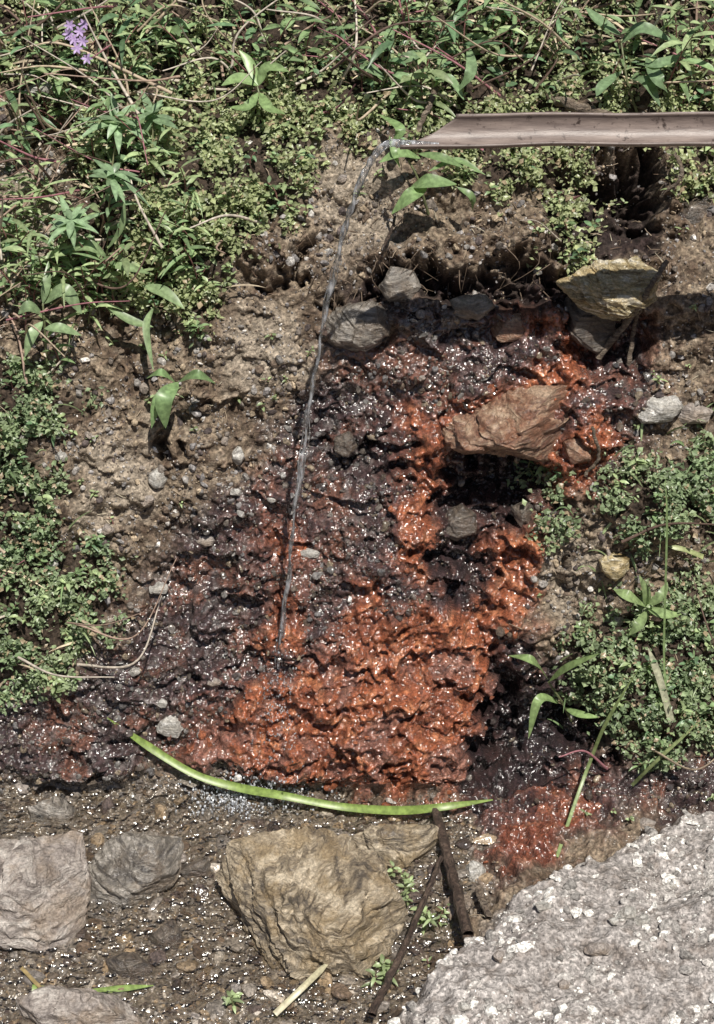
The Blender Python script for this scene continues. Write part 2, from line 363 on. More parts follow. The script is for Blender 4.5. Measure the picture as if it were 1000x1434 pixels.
for i in pick(topw*(.12+topgap),420):
    big=random.random()<.45
    herb(bl,st,Pf[i],Nf[i],random.uniform(.06,.27),random.uniform(.07,.15) if big else random.uniform(.03,.06),random.uniform(.012,.025) if big else random.uniform(.008,.016),random.randint(4,9),random.choice([0,0,1,2]))
ulw=wmask([(60,110),(260,110),(300,200),(320,320),(260,460),(120,500),(30,520),(30,200)],20)
for i in pick(ulw*(.1+topgap),46):
    herb(bl,st,Pf[i],Nf[i],random.uniform(.10,.22),random.uniform(.07,.12),random.uniform(.008,.014),random.randint(6,10),random.choice([0,1,1]))
for i in pick(vegw*(1-.6*topw),560):
    herb(bl,st,Pf[i],Nf[i],random.uniform(.03,.09),random.uniform(.02,.045),random.uniform(.008,.015),random.randint(4,8),random.choice([0,1,1,2]))
for i in pick((1-wf[flat])*(1-vegw)*(1-mM.ravel()[flat]),70):
    herb(bl,st,Pf[i],Nf[i],random.uniform(.015,.04),random.uniform(.012,.03),random.uniform(.005,.009),random.randint(3,5),1)
grw=vegw*.5+wmask([(850,600),(1250,560),(1250,1060),(800,1060),(760,900)])+topw
for i in pick(grw,460):
    Ln=random.uniform(.07,.26);a=random.random()*6.3;d=nz([math.cos(a)*.6,math.sin(a)*.6-.2,1])
    leaf(bl,Pf[i],d,nz([random.gauss(0,.4),-1,.5]),Ln,random.uniform(.003,.008),rcol(random.choice([0,1,1])),random.uniform(.2,.9),8,.3)
bl.make('undergrowth',ML); st.make('undergrowth_stems',MS)
ds_=B()
for i in pick(topw+.10*vegw,380):
    Ln=random.uniform(.08,.42);a=random.random()*6.3;d=nz([math.cos(a),math.sin(a)*.6-.3,random.uniform(.1,1)])
    q=Pf[i]+Nf[i]*random.uniform(.0,.14);k1=np.array([random.gauss(0,1),random.gauss(0,1),random.gauss(0,1)])*.12*Ln
    cc=random.choice([[.50,.40,.29],[.38,.27,.21],[.34,.15,.17],[.58,.51,.43],[.14,.09,.07],[.58,.51,.43]])
    tube(ds_,curve([q-d*.03,q+d*Ln*.4+k1,q+d*Ln]),np.linspace(.0040,.0015,24)*random.uniform(.6,1.5),cc,5)
for i in pick(topw+.2*vegw,180):
    Ln=random.uniform(.05,.2);a=random.random()*6.3
    leaf(ds_,Pf[i]+Nf[i]*.04,[math.cos(a),math.sin(a),.2],[0,-.3,1],Ln,random.uniform(.004,.014),np.array([.50,.41,.29])*random.uniform(.5,1.2),.3)
for i in pick(wmask([(430,300),(800,280),(950,300),(950,420),(440,430)]),130):
    q=Pf[i];Ln=random.uniform(.03,.14)
    tube(ds_,curve([q-Nf[i]*.01,q+Nf[i]*.03+np.array([random.gauss(0,.3),0,-.4])*Ln,q+Nf[i]*.02+np.array([random.gauss(0,.5),-.05,-1])*Ln],8),np.linspace(.002,.0006,8),[.14,.10,.07],4)
for i in pick((1-wf[flat])*(1-mM.ravel()[flat]),420):
    q=Pf[i]+Nf[i]*.004;Ln=random.uniform(.012,.05);a=random.random()*6.3;d=np.array([math.cos(a),0,0])*1.+nz(np.cross([1,0,0],Nf[i]))*math.sin(a)
    tube(ds_,[q,q+d*Ln*.5+Nf[i]*.004,q+d*Ln],[.0014,.0013,.0008],random.choice([[.36,.28,.2],[.14,.09,.06],[.45,.4,.3]]),4)
ds_.make('dead_stems_and_roots',MS)
# ------------------------------------------------------------------ gravel
import bmesh
def ico(sub):
    bm=bmesh.new();bmesh.ops.create_icosphere(bm,subdivisions=sub,radius=1);bm.verts.ensure_lookup_table()
    V=np.array([v.co[:] for v in bm.verts]);Fc=np.array([[v.index for v in f.verts] for f in bm.faces]);bm.free();return V,Fc
I1=ico(2)
shapes=[]
for k_ in range(8):
    V=I1[0].copy()
    for _ in range(9):
        n_=nz(RS.randn(3));c_=RS.uniform(.4,.8);dd_=V@n_-c_;V-=np.outer(np.maximum(dd_,0),n_)
    shapes.append(V)
def gravel(name,ids,rad,cols,wetv,mat,flatz=(.35,.9),sink=.3,ntilt=None):
    bV=[];bT=[];bC=[];off=0
    sh=RS.randint(0,8,len(ids))
    for k_ in range(8):
        m_=sh==k_;i_=ids[m_];n_=len(i_)
        if n_==0: continue
        q=RS.randn(n_,4)
        if ntilt is not None:
            az=RS.rand(n_)*6.283;q=np.c_[np.cos(az/2),RS.randn(n_,2)*ntilt,np.sin(az/2)]
        q/=np.linalg.norm(q,axis=1,keepdims=True);w,x,y,z=q.T
        R=np.stack([1-2*(y*y+z*z),2*(x*y-z*w),2*(x*z+y*w),2*(x*y+z*w),1-2*(x*x+z*z),2*(y*z-x*w),2*(x*z-y*w),2*(y*z+x*w),1-2*(x*x+y*y)],1).reshape(-1,3,3)
        sc=np.stack([np.ones(n_),RS.uniform(.45,.95,n_),RS.uniform(*flatz,n_)],1)*rad[m_][:,None]
        V=np.einsum('nij,nvj->nvi',R,shapes[k_][None]*sc[:,None,:])
        V+=(Pf[i_]+Nf[i_]*(rad[m_]*sink)[:,None])[:,None,:]
        nv=V.shape[1];bV.append(V.reshape(-1,3))
        bT.append((I1[1][None]+ (np.arange(n_)*nv)[:,None,None]).reshape(-1,3)+off);off+=n_*nv
        bC.append(np.repeat(np.c_[cols[m_],wetv[m_]],nv,axis=0))
    return build(name,np.concatenate(bV),None,np.concatenate(bT),np.concatenate(bC),mat,False)
MGR=groundmat('pebble_stone',140,.25,90.,.003)
def stonecol(n_,wetm,orm):
    pal=np.array([[.21,.18,.155],[.30,.28,.26],[.16,.12,.09],[.34,.27,.19],[.25,.235,.23],[.10,.08,.075]])
    c=pal[RS.randint(0,6,n_)]*RS.uniform(.6,1.3,(n_,1))
    wh=RS.rand(n_)<.05;c[wh]=np.array([.64,.61,.57])*RS.uniform(.8,1.1,(wh.sum(),1))
    c=c*(1-.42*wetm[:,None])
    om=(RS.rand(n_)<orm*.95);c[om]=np.array([.23,.075,.034])*RS.uniform(.5,1.3,(om.sum(),1))
    return c
mOf=mO.ravel();mMf=mM.ravel();mVf=mV.ravel();mCf=mC.ravel()
gcl=ss(-.5,.4,fbm(X*8,S*8,3,58)).ravel()[flat]
w=(1-.93*mVf[flat])*(1-.85*mOf[flat])*(pyf[flat]>150)*(1-.5*mMf[flat])*(pyf[flat]<1130)*(.2+gcl)*(1-.8*mShade.ravel()[flat])
ids=pick(w,19000);rad=.0022+.0036*RS.rand(len(ids))+.017*RS.rand(len(ids))**11
gravel('gravel',ids,rad,stonecol(len(ids),wf[ids],mOf[ids]),wf[ids]*.9,MGR,(.35,.9),.15)
w=(mCf*(1-mMf))[flat];ids=pick(w,13000);rad=.003+.008*RS.rand(len(ids))**2.5+.045*RS.rand(len(ids))**28
gravel('creek_gravel',ids,rad,stonecol(len(ids),wf[ids]*.35,mOf[ids]*.5)*np.array([1.03,.96,.88]),wf[ids]*.9,MGR,(.2,.5),.1,.16)
w=mMf[flat]*ss(-.4,.4,fbm(X*5,S*5,2,59)).ravel()[flat];ids=pick(w,2100);rad=.002+.005*RS.rand(len(ids))+.030*RS.rand(len(ids))**8
c=np.array([.34,.32,.30])*RS.uniform(.6,1.4,(len(ids),1));wh=RS.rand(len(ids))<.38;c[wh]=np.array([.70,.68,.64])
gravel('dirt_mound_pebbles',ids,rad,c,np.zeros(len(ids)),MGR,(.3,.7),-.1,.2)
# ------------------------------------------------------------------ rocks
def rockmat(name,c1,c2,c3,rough=.75,coat=0.,sc=9.,rot=(0,0,0),rust=None):
    mt,nt,bs,o=newmat(name);L=nt.links.new
    tc=nd(nt,'ShaderNodeTexCoord');mp=nd(nt,'ShaderNodeMapping');mp.inputs['Rotation'].default_value=rot;mp.inputs['Scale'].default_value=(1,1,6)
    L(tc.outputs['Object'],mp.inputs[0])
    na=nd(nt,'ShaderNodeTexNoise',Scale=sc,Detail=8.,Roughness=.66,Distortion=1.2);L(mp.outputs[0],na.inputs['Vector'])
    nb=nd(nt,'ShaderNodeTexNoise',Scale=sc*1.3,Detail=5.,Roughness=.6);L(tc.outputs['Object'],nb.inputs['Vector'])
    nf=nd(nt,'ShaderNodeTexNoise',Scale=110.,Detail=4.,Roughness=.75);L(tc.outputs['Object'],nf.inputs['Vector'])
    cr=nd(nt,'ShaderNodeValToRGB');L(na.outputs[0],cr.inputs[0]);e=cr.color_ramp.elements
    e[0].position=.38;e[0].color=(*c1,1);e[1].position=.62;e[1].color=(*c3,1);m_=e.new(.5);m_.color=(*c2,1)
    cur=cr.outputs[0]
    r2=nd(nt,'ShaderNodeValToRGB');L(nb.outputs[0],r2.inputs[0]);r2.color_ramp.elements[0].position=.47;r2.color_ramp.elements[1].position=.6
    mm=nd(nt,'ShaderNodeMix',data_type='RGBA');f_=math_(nt,'MULTIPLY',r2.outputs[0],.6);L(f_,mm.inputs[0]);L(cur,mm.inputs[6]);mm.inputs[7].default_value=(*(rust or [v*.6 for v in c2]),1)
    mr=nd(nt,'ShaderNodeMapRange');mr.inputs['From Min'].default_value=.3;mr.inputs['From Max'].default_value=.7;mr.inputs['To Min'].default_value=.45;mr.inputs['To Max'].default_value=1.5;L(nf.outputs[0],mr.inputs['Value'])
    sx=nd(nt,'ShaderNodeVectorMath',operation='SCALE');L(mm.outputs[2],sx.inputs[0]);L(mr.outputs[0],sx.inputs['Scale']);L(sx.outputs[0],bs.inputs['Base Color'])
    h=math_(nt,'ADD',na.outputs[0],math_(nt,'MULTIPLY',nf.outputs[0],.18))
    bp=nd(nt,'ShaderNodeBump',Strength=1.,Distance=.028);L(h,bp.inputs['Height']);L(bp.outputs[0],bs.inputs['Normal'])
    bs.inputs['Roughness'].default_value=rough;bs.inputs['Coat Weight'].default_value=coat;bs.inputs['Coat Roughness'].default_value=.25
    if coat>.3:
        bc=nd(nt,'ShaderNodeBump',Strength=.8,Distance=.014);L(na.outputs[0],bc.inputs['Height']);L(bc.outputs[0],bs.inputs['Coat Normal']);bs.inputs['Coat IOR'].default_value=1.6
    return mt
R_tan=rockmat('schist_tan',(.11,.09,.07),(.36,.29,.20),(.60,.51,.38),.65,.35,7,(.5,.4,0),(.34,.245,.13))
R_gry=rockmat('schist_grey_wet',(.085,.075,.068),(.22,.195,.165),(.44,.40,.35),.5,1.,8,(.9,.9,0),(.18,.13,.085))
R_pale=rockmat('schist_pale',(.19,.16,.145),(.38,.33,.295),(.60,.55,.50),.65,.4,6,(.2,.1,0),(.32,.24,.17))
R_yel=rockmat('quartz_yellow',(.20,.14,.06),(.58,.48,.28),(.82,.76,.63),.6,.2,12,(0,.6,0),(.60,.45,.22))
R_rus=rockmat('rust_stained_rock',(.15,.07,.045),(.33,.20,.13),(.50,.36,.25),.55,.7,9,(1.2,.2,0),(.27,.105,.05))
R_drk=rockmat('dark_wet_rock',(.045,.036,.033),(.11,.088,.07),(.22,.18,.14),.5,.9,10,(.4,1.1,0),(.11,.07,.045))
R_wht=rockmat('white_quartz',(.42,.39,.35),(.66,.64,.59),(.78,.76,.73),.6,.2,16,(0,0,0),(.52,.48,.42))
I5=ico(6);I4=ico(4)
def rock(name,outline,depth,mat,off=.0,seed=0,cuts=7,big=True,strat=.012,planes=None,tilt=0.):
    rs=np.random.RandomState(seed+100)
    o=np.array(outline,float);c=(o.max(0)+o.min(0))/2
    P0=place(c[0],c[1],off)[0];dz=(P0-C)@FW;k_=dz/F
    q=(o-c)*[k_,-k_]
    th=np.linspace(-math.pi,math.pi,361);Rt=np.zeros(361)
    for i,t in enumerate(th):
        d=np.array([math.cos(t),math.sin(t)]);best=0
        for j in range(len(q)):
            a=q[j];b=q[(j+1)%len(q)];e=b-a;den=d[0]*e[1]-d[1]*e[0]
            if abs(den)<1e-12: continue
            r=(a[0]*e[1]-a[1]*e[0])/den;u=(a[0]*d[1]-a[1]*d[0])/den
            if r>0 and -1e-6<=u<=1+1e-6: best=max(best,r)
        Rt[i]=best
    V=(I5 if big else I4)[0].copy();Fc=(I5 if big else I4)[1]
    rho=np.hypot(V[:,0],V[:,1]);p=2.8
    nrmz=(rho**p+np.abs(V[:,2])**p)**(1/p);rho2=rho/nrmz;cz=V[:,2]/nrmz
    t=np.arctan2(V[:,1],V[:,0]);R=np.interp(t,th,Rt)
    Q=np.stack([np.cos(t)*rho2*R,np.sin(t)*rho2*R,cz*depth],1)
    ext=Rt.mean()
    pls=[]
    for _ in range(cuts):
        n_=nz([rs.randn()*.8,rs.randn()*.8+.2,abs(rs.randn())*.6+.5]);pls.append((n_,rs.uniform(.62,.9)))
    for pl in (planes or []): pls.append((nz(pl[:3]),pl[3]))
    for n_,f in pls:
        sup=(Q@n_).max();d=Q@n_-sup*f;Q-=np.outer(np.maximum(d,0)*.96,n_)
    a=rs.rand()*.8+.3;st_=Q[:,0]*math.sin(a)+Q[:,1]*math.cos(a)+Q[:,2]*.4;al=Q[:,0]*math.cos(a)-Q[:,1]*math.sin(a)
    st_=st_+.02*gn(Q[:,0]*12,Q[:,1]*12+Q[:,2]*9,seed+8)
    nrm=Q/np.linalg.norm(Q,axis=1,keepdims=True)
    h=strat*(np.abs(gn(st_*38,al*6,seed))*1.1+.6*gn(al*14,Q[:,2]*14+st_*8,seed+1)+.35*gn(al*45+Q[:,2]*20,st_*60+Q[:,2]*40,seed+2)+.8*ss(0,.08,gn(al*9+3,st_*22+Q[:,2]*6,seed+3))+.12*gn(al*110,st_*120+Q[:,2]*90,seed+4))*min(1,ext/.12)
    Q=Q+nrm*h[:,None]
    Wd=Q[:,:1]*RT+Q[:,1:2]*UP-Q[:,2:3]*FW
    ob=build(name,Wd,None,Fc,None,mat,False)
    ob.location=P0
    return ob
rock('boulder',[(312,1200),(345,1182),(420,1172),(485,1178),(530,1215),(545,1245),(562,1282),(530,1330),(510,1365),(470,1392),(405,1400),(340,1365),(297,1300),(305,1240)],.20,R_tan,.06,3,9,strat=.018,planes=[(-.9,-.3,.5,.6),(.1,.9,.6,.78),(.75,-.1,.65,.8)])
rock('creek_rock',[(122,1225),(155,1185),(205,1170),(250,1180),(245,1225),(220,1262),(182,1302),(138,1286)],.11,R_gry,.04,5,5,strat=.014,planes=[(-.4,.5,.8,.65),(.5,-.6,.6,.6)])
rock('block_rock',[(15,1185),(110,1172),(116,1230),(112,1300),(105,1352),(40,1358),(-30,1350),(-30,1200)],.13,R_pale,.05,8,4,strat=.016,planes=[(.1,.8,.6,.7)])
rock('slate_rock',[(490,1180),(520,1160),(600,1158),(625,1170),(612,1200),(590,1235),(540,1222)],.05,R_tan,.03,12,6)
rock('flat_stone',[(20,1400),(70,1384),(160,1398),(205,1420),(210,1440),(20,1445)],.06,R_pale,.02,14,5)
rock('ledge_rock',[(610,612),(640,585),(700,558),(745,541),(790,543),(793,600),(787,648),(700,630),(650,630)],.17,R_rus,.05,17,5,strat=.014,planes=[(-.3,.6,.7,.45),(.7,-.3,.6,.6)])
rock('yellow_quartz_rock',[(790,395),(832,372),(882,368),(918,386),(912,418),(872,444),(835,432),(803,416)],.11,R_yel,.07,21,6,strat=.016)
rock('dark_ledge_rock',[(780,425),(805,415),(850,440),(860,470),(835,492),(800,470)],.09,R_drk,.03,22,6)
rock('wedge_rock',[(442,455),(475,432),(520,424),(548,440),(540,470),(510,490),(470,482)],.08,R_gry,.02,23,6)
rock('grey_stone',[(532,400),(548,375),(580,378),(592,400),(575,420),(545,420)],.05,R_gry,.04,24,6,False)
rock('grey_stone',[(630,420),(680,410),(692,430),(670,448),(640,440)],.04,R_gry,.01,25,6,False)
rock('grey_stone',[(940,300),(960,280),(1010,265),(1010,325),(955,325)],.06,R_drk,-.02,26,6,False)
rock('pale_stone',[(888,575),(910,560),(945,553),(958,570),(940,588),(900,592)],.04,R_wht,.02,27,6,False)
rock('pale_stone',[(940,575),(975,565),(1000,575),(990,592),(945,592)],.035,R_pale,.01,28,6,False)
rock('yellow_stone',[(840,785),(855,770),(882,775),(880,800),(862,812),(845,800)],.04,R_yel,.02,29,6,False)
rock('brown_stone',[(620,722),(645,705),(668,720),(665,745),(640,755),(622,745)],.05,R_drk,.04,30,5,False)
rock('brown_stone',[(715,712),(735,700),(752,712),(750,730),(730,738)],.035,R_drk,.03,31,5,False)
rock('brown_stone',[(470,612),(490,605),(500,625),(488,640),(470,632)],.03,R_drk,.02,33,5,False)
rock('brown_stone',[(790,620),(825,610),(828,645),(800,650)],.04,R_rus,.01,34,5,False)
rock('brown_stone',[(150,1345),(185,1335),(215,1355),(205,1375),(160,1372)],.04,R_drk,.01,35,5,False)
rock('brown_stone',[(690,460),(700,440),(740,440),(745,470),(700,480)],.03,R_rus,.0,37,6,False)
rock('brown_stone',[(40,1130),(75,1118),(105,1135),(100,1165),(50,1170)],.03,R_gry,.01,38,6,False)
rock('brown_stone',[(250,1215),(290,1200),(300,1225),(270,1240)],.03,R_drk,.01,39,6,False)
rock('brown_stone',[(200,1320),(240,1290),(262,1320),(230,1340)],.03,R_drk,.01,40,6,False)
W=[((285,757),17,10),((333,640),10,16),((220,668),16,20),((205,700),13,9),((237,1018),18,20),((228,985),9,7),((150,742),11,9),((435,775),20,7),((330,690),9,6),((905,1155),20,9),((832,683),8,7),((860,1290),9,7),((480,250),9,6),((458,352),9,5),((665,1220),17,18),((590,530),6,5),((865,870),12,10),((190,940),11,8),((300,955),12,7),((225,825),16,12),((85,640),10,7),((790,1380),10,8),((800,745),9,6),((380,700),7,5),((935,1165),12,7),((60,125),30,14),((900,1290),14,10),((700,1340),9,8),((650,1410),12,7),((940,1240),8,6),((840,1330),22,10),((880,1280),18,13),((760,1270),12,9)]
for i,((a,b),rx,ry) in enumerate(W):
    rs=np.random.RandomState(i);ol=[(a+rx*math.cos(t)*rs.uniform(.6,1.15),b+ry*math.sin(t)*rs.uniform(.6,1.15)) for t in np.linspace(0,2*math.pi,8)[:-1]]
    rock('quartz_pebble' if i%3 else 'schist_pebble',ol,.0022*min(rx,ry)*.9,[R_pale,R_wht,R_wht][i%3],.008,40+i,7,False)
# ------------------------------------------------------------------ pipe
mtp,nt,bs,o_=newmat('weathered_pipe');L=nt.links.new
tc=nd(nt,'ShaderNodeTexCoord');mp=nd(nt,'ShaderNodeMapping');mp.inputs['Scale'].default_value=(.15,1,1);L(tc.outputs['Object'],mp.inputs[0])
na=nd(nt,'ShaderNodeTexNoise',Scale=60.,Detail=6.,Roughness=.7);L(mp.outputs[0],na.inputs[0]);nb=nd(nt,'ShaderNodeTexNoise',Scale=40.,Detail=5.,Roughness=.7);L(tc.outputs['Object'],nb.inputs[0])
cr=nd(nt,'ShaderNodeValToRGB');L(na.outputs[0],cr.inputs[0]);e=cr.color_ramp.elements;e[0].position=.3;e[0].color=(.13,.10,.09,1);e[1].position=.7;e[1].color=(.31,.25,.22,1)
c2=nd(nt,'ShaderNodeValToRGB');L(nb.outputs[0],c2.inputs[0]);c2.color_ramp.elements[0].position=.58;c2.color_ramp.elements[1].position=.68
mm=nd(nt,'ShaderNodeMix',data_type='RGBA');L(c2.outputs[0],mm.inputs[0]);L(cr.outputs[0],mm.inputs[6]);mm.inputs[7].default_value=(.05,.035,.03,1);L(mm.outputs[2],bs.inputs['Base Color']);bs.inputs['Roughness'].default_value=.42
bp=nd(nt,'ShaderNodeBump',Strength=.4,Distance=.004);L(na.outputs[0],bp.inputs['Height']);L(bp.outputs[0],bs.inputs['Normal'])
PYD=.12
E0=atdepth(560,184,PYD);E1=atdepth(985,178,PYD);ax=nz(E1-E0);kpx=((E0-C)@FW)/F
r=.048;th_=.006;rot=math.radians(34)
a0=np.array([0,-1.,0]);a0=nz(a0-ax*(a0@ax));a1=np.cross(ax,a0); 
if a1[2]<0:a1=-a1
V=[];Q=[];ns=20;nl=60;LEN=2.0
for layer in (0,1):
    rr=r-th_*layer
    for i in range(nl+1):
        for j in range(ns+1):
            f=j/ns;w_=math.pi*f
            ang=-w_-rot
            d=math.cos(ang)*a0+math.sin(ang)*a1
            start=(80*kpx)*(ss(.15,1.,f)**1.0)+.002*math.sin(f*23)
            u=start+(LEN-start)*(i/nl)**1.3
            sag=.0035*math.sin(u*5)+.0015*math.sin(u*17+1)
            V.append(E0+ax*u+d*(rr*(1+.02*math.sin(u*9)))+np.array([0,0,1])*sag)
M_=(nl+1)*(ns+1)
g=lambda l,i,j:l*M_+i*(ns+1)+j
for l_ in (0,1):
    for i in range(nl):
        for j in range(ns):
            q=[g(l_,i,j),g(l_,i+1,j),g(l_,i+1,j+1),g(l_,i,j+1)];Q.append(q if l_==0 else q[::-1])
for i in range(nl):
    Q.append([g(0,i,0),g(1,i,0),g(1,i+1,0),g(0,i+1,0)]);Q.append([g(0,i,ns),g(0,i+1,ns),g(1,i+1,ns),g(1,i,ns)])
for j in range(ns):
    Q.append([g(0,0,j),g(0,0,j+1),g(1,0,j+1),g(1,0,j)])
build('split_pipe_spout',V,Q,None,None,mtp,True)
# ------------------------------------------------------------------ water
def watermat(name,bump,scale,tcol=(1,1,1),gl=.0,wh=0.,rg=.08,stretch=1.,bd=.02):
    mt,nt,bs,o=newmat(name);nt.nodes.remove(bs);L=nt.links.new
    tc=nd(nt,'ShaderNodeTexCoord');mp=nd(nt,'ShaderNodeMapping');mp.inputs['Scale'].default_value=(1,1,stretch);L(tc.outputs['Object'],mp.inputs[0])
    n_=nd(nt,'ShaderNodeTexNoise',Scale=scale,Detail=2.,Roughness=.55);L(mp.outputs[0],n_.inputs['Vector'])
    bp=nd(nt,'ShaderNodeBump',Strength=bump,Distance=bd);L(n_.outputs[0],bp.inputs['Height'])
    tr=nd(nt,'ShaderNodeBsdfTransparent');tr.inputs[0].default_value=(*tcol,1)
    gs=nd(nt,'ShaderNodeBsdfGlossy');gs.inputs['Roughness'].default_value=rg;L(bp.outputs[0],gs.inputs['Normal'])
    fr=nd(nt,'ShaderNodeFresnel',IOR=1.33);L(bp.outputs[0],fr.inputs['Normal'])
    fac=math_(nt,'ADD',fr.outputs[0],gl)
    mx=nd(nt,'ShaderNodeMixShader');L(fac,mx.inputs[0]);L(tr.outputs[0],mx.inputs[1]);L(gs.outputs[0],mx.inputs[2])
    out=mx.outputs[0]
    if wh>0:
        df=nd(nt,'ShaderNodeBsdfDiffuse');df.inputs[0].default_value=(.80,.83,.88,1)
        rp=nd(nt,'ShaderNodeMapRange');rp.inputs['From Min'].default_value=.45;rp.inputs['From Max'].default_value=.7;rp.inputs['To Min'].default_value=wh*.25;rp.inputs['To Max'].default_value=min(1,wh*2);L(n_.outputs[0],rp.inputs['Value'])
        m2=nd(nt,'ShaderNodeMixShader');L(rp.outputs[0],m2.inputs[0]);L(out,m2.inputs[1]);L(df.outputs[0],m2.inputs[2]);out=m2.outputs[0]
    L(out,o.inputs[0]);return mt
MW=watermat('creek_water',1.,26,(.93,.92,.90),.07,0,.17,1.,.032)
gxw=np.linspace(-2.2,.35,200);gyw=np.linspace(-1.45,.05,120);A_,B_=np.meshgrid(gxw,gyw)
Zw=.002+.002*fbm(A_*9,B_*14,2,70)
iw=np.arange(A_.size).reshape(A_.shape);qw=np.stack([iw[:-1,:-1],iw[:-1,1:],iw[1:,1:],iw[1:,:-1]],-1).reshape(-1,4)
build('creek_water',np.stack([A_,B_,Zw],-1),qw,None,None,MW)
MST=watermat('falling_water',1.,90,(.98,.98,.98),.10,.24,.16,.25)
ws=B();start=atdepth(550,200,PYD-.01);end=place(390,935,.02)[0]
pts=[];rads=[]
for i in range(120):
    t=i/119*1.0;p_=start+(end-start)*np.array([t,t,0])-np.array([0,0,1])*(start[2]-end[2])*t*t
    wob=.003*t*np.array([math.sin(i*.9)+math.sin(i*.37),math.cos(i*1.3),0]);pts.append(p_+wob)
    rads.append((.0105-.0050*min(1,t*1.6))*(1+.4*math.sin(i*.7+2*math.sin(i*.31))*min(1,t*2)))
tube(ws,pts,np.array(rads),[1,1,1],8)
for kk in range(2):
    o_k=RS.randn(3)*.003
    tube(ws,np.array(pts[20+kk*25:])+o_k+np.array([[.006*math.sin(i*.21+kk*2),.004*math.cos(i*.17),0] for i in range(100-kk*25)]),.0018,[1,1,1],5)
tube(ws,curve([start+ax*.12+np.array([0,0,-.012]),start+ax*.04+np.array([0,0,-.004]),start],10),np.linspace(.011,.0105,10),[1,1,1],8)
ib=ico(1)
def drop(b,p,r_): b.add(p+ib[0]*r_*np.array([1,1,random.uniform(1,1.8)]),None,ib[1],[1,1,1])
for _ in range(110):
    t=random.uniform(.35,1);p_=start+(end-start)*np.array([t,t,0])-np.array([0,0,1])*(start[2]-end[2])*t*t
    drop(ws,p_+RS.randn(3)*[.008,.008,.01],random.uniform(.0012,.003))
for _ in range(260):
    q=place(random.gauss(387,16),random.gauss(985,42),abs(random.gauss(.01,.02)))[0];drop(ws,q,random.uniform(.0012,.0038))
ws.make('falling_water',MST)
sp=B()
for _ in range(900):
    q=place(random.gauss(345,42),random.gauss(1116,13),.01+abs(random.gauss(0,.018)))[0];drop(sp,q,random.uniform(.0012,.0048))
MSP=watermat('foam',.5,80,(1,1,1),.1,.5)
sp.make('water_splash',MSP)
# ------------------------------------------------------------------ named plants, blades and sticks
toC=-FW
def pl(pts,offs): 
    offs=np.broadcast_to(offs,(len(pts),));return np.array([place(a,b,o)[0] for (a,b),o in zip(pts,offs)])
def pxr(px,d=6.): return px*d/F
b=B();p_=curve(pl([(150,1005),(200,1040),(270,1083),(330,1102),(400,1115),(480,1130),(560,1135),(620,1130),(690,1120)],[.02,.05,.06,.07,.07,.06,.06,.08,.06]),50)
t=np.linspace(0,1,50);ribbon(b,p_,pxr(11.5)*np.minimum(1,np.minimum(t*6+.1,(1-t)*8+.15))*(1+.08*np.sin(t*19)),nz(toC+[0,0,.4]),[.22,.31,.075],.25);b.make('grass_blade',ML)
def blade(name,pts,w,c,off=.06,mat=ML):
    b=B();p_=curve(pl(pts,off),30);t=np.linspace(0,1,30);ribbon(b,p_,pxr(w)*np.minimum(1,(1-t)*4+.15),nz(toC+[0,0,.3]),c,.2);return b.make(name,mat)
blade('grass_blade',[(780,1200),(800,1140),(825,1070),(850,1010),(895,935)],5,[.24,.31,.13],[.01,.06,.12,.16,.2])
blade('grass_blade',[(885,1100),(920,1065),(980,1010)],5,[.24,.29,.13],[.02,.08,.12])
blade('grass_blade',[(45,1383),(110,1390),(160,1385),(215,1380)],8,[.24,.34,.1],.03)
blade('grass_blade',[(935,1010),(932,960),(930,900),(934,740),(932,670)],3,[.2,.28,.12],[.02,.08,.12,.16,.2])
blade('grass_blade',[(985,780),(960,770),(935,765)],7,[.34,.38,.18],.06)
blade('dry_straw',[(385,1420),(425,1382),(465,1343)],8,[.48,.44,.3],[.03,.08,.1])
blade('dry_straw',[(940,1010),(925,955),(908,908)],10,[.42,.42,.3],[.05,.08,.08])
blade('dry_straw',[(30,1355),(60,1385),(90,1400)],5,[.36,.27,.13],.05)
def stick(pts,w,off):
    b=B();p_=curve(pl(pts,off),24)+RS.randn(24,3)*.0016;tube(b,p_,np.linspace(w[0],w[1],24)*6/F/2*(1+RS.randn(24)*.08),[.1]*3,8);return b
MB=rockmat('bark',(.03,.02,.015),(.09,.06,.045),(.17,.12,.09),.8,.3,20,(1.3,0,0),(.06,.035,.025))
MBP=rockmat('bare_wood',(.12,.09,.07),(.28,.22,.17),(.42,.36,.28),.8,.0,20,(1.3,0,0),(.2,.15,.1))
stick([(608,1130),(622,1180),(640,1250),(656,1310)],(13,17),[.05,.08,.1,.08]).make('dead_branch',MB)
stick([(618,1200),(590,1270),(560,1340),(520,1420)],(7,11),[.1,.1,.1,.08]).make('dead_branch',MB)
stick([(935,365),(905,410),(875,455),(838,500)],(7,10),[.14,.14,.14,.06]).make('dead_branch',MBP)
stick([(905,415),(890,450),(880,510)],(5,7),[.13,.1,.04]).make('dead_branch',MBP)
stick([(795,775),(797,820)],(12,10),[.03,.03]).make('dead_branch',MBP)
stick([(670,1245),(685,1285)],(13,9),[.05,.05]).make('dead_branch',MBP)
stick([(830,600),(838,640),(820,665)],(5,5),[.05,.05,.03]).make('dead_branch',MBP)
stick([(940,205),(955,245),(925,275)],(6,5),[.08,.12,.08]).make('dead_branch',MBP)
stick([(545,265),(552,310),(535,350)],(4,4),[.06,.08,.05]).make('dead_branch',MB)
stick([(610,125),(600,150),(578,200)],(9,7),[.1,.12,.08]).make('dead_branch',MBP)
stick([(770,135),(810,150),(860,165)],(16,13),[.05,.05,.05]).make('dead_branch',MBP)
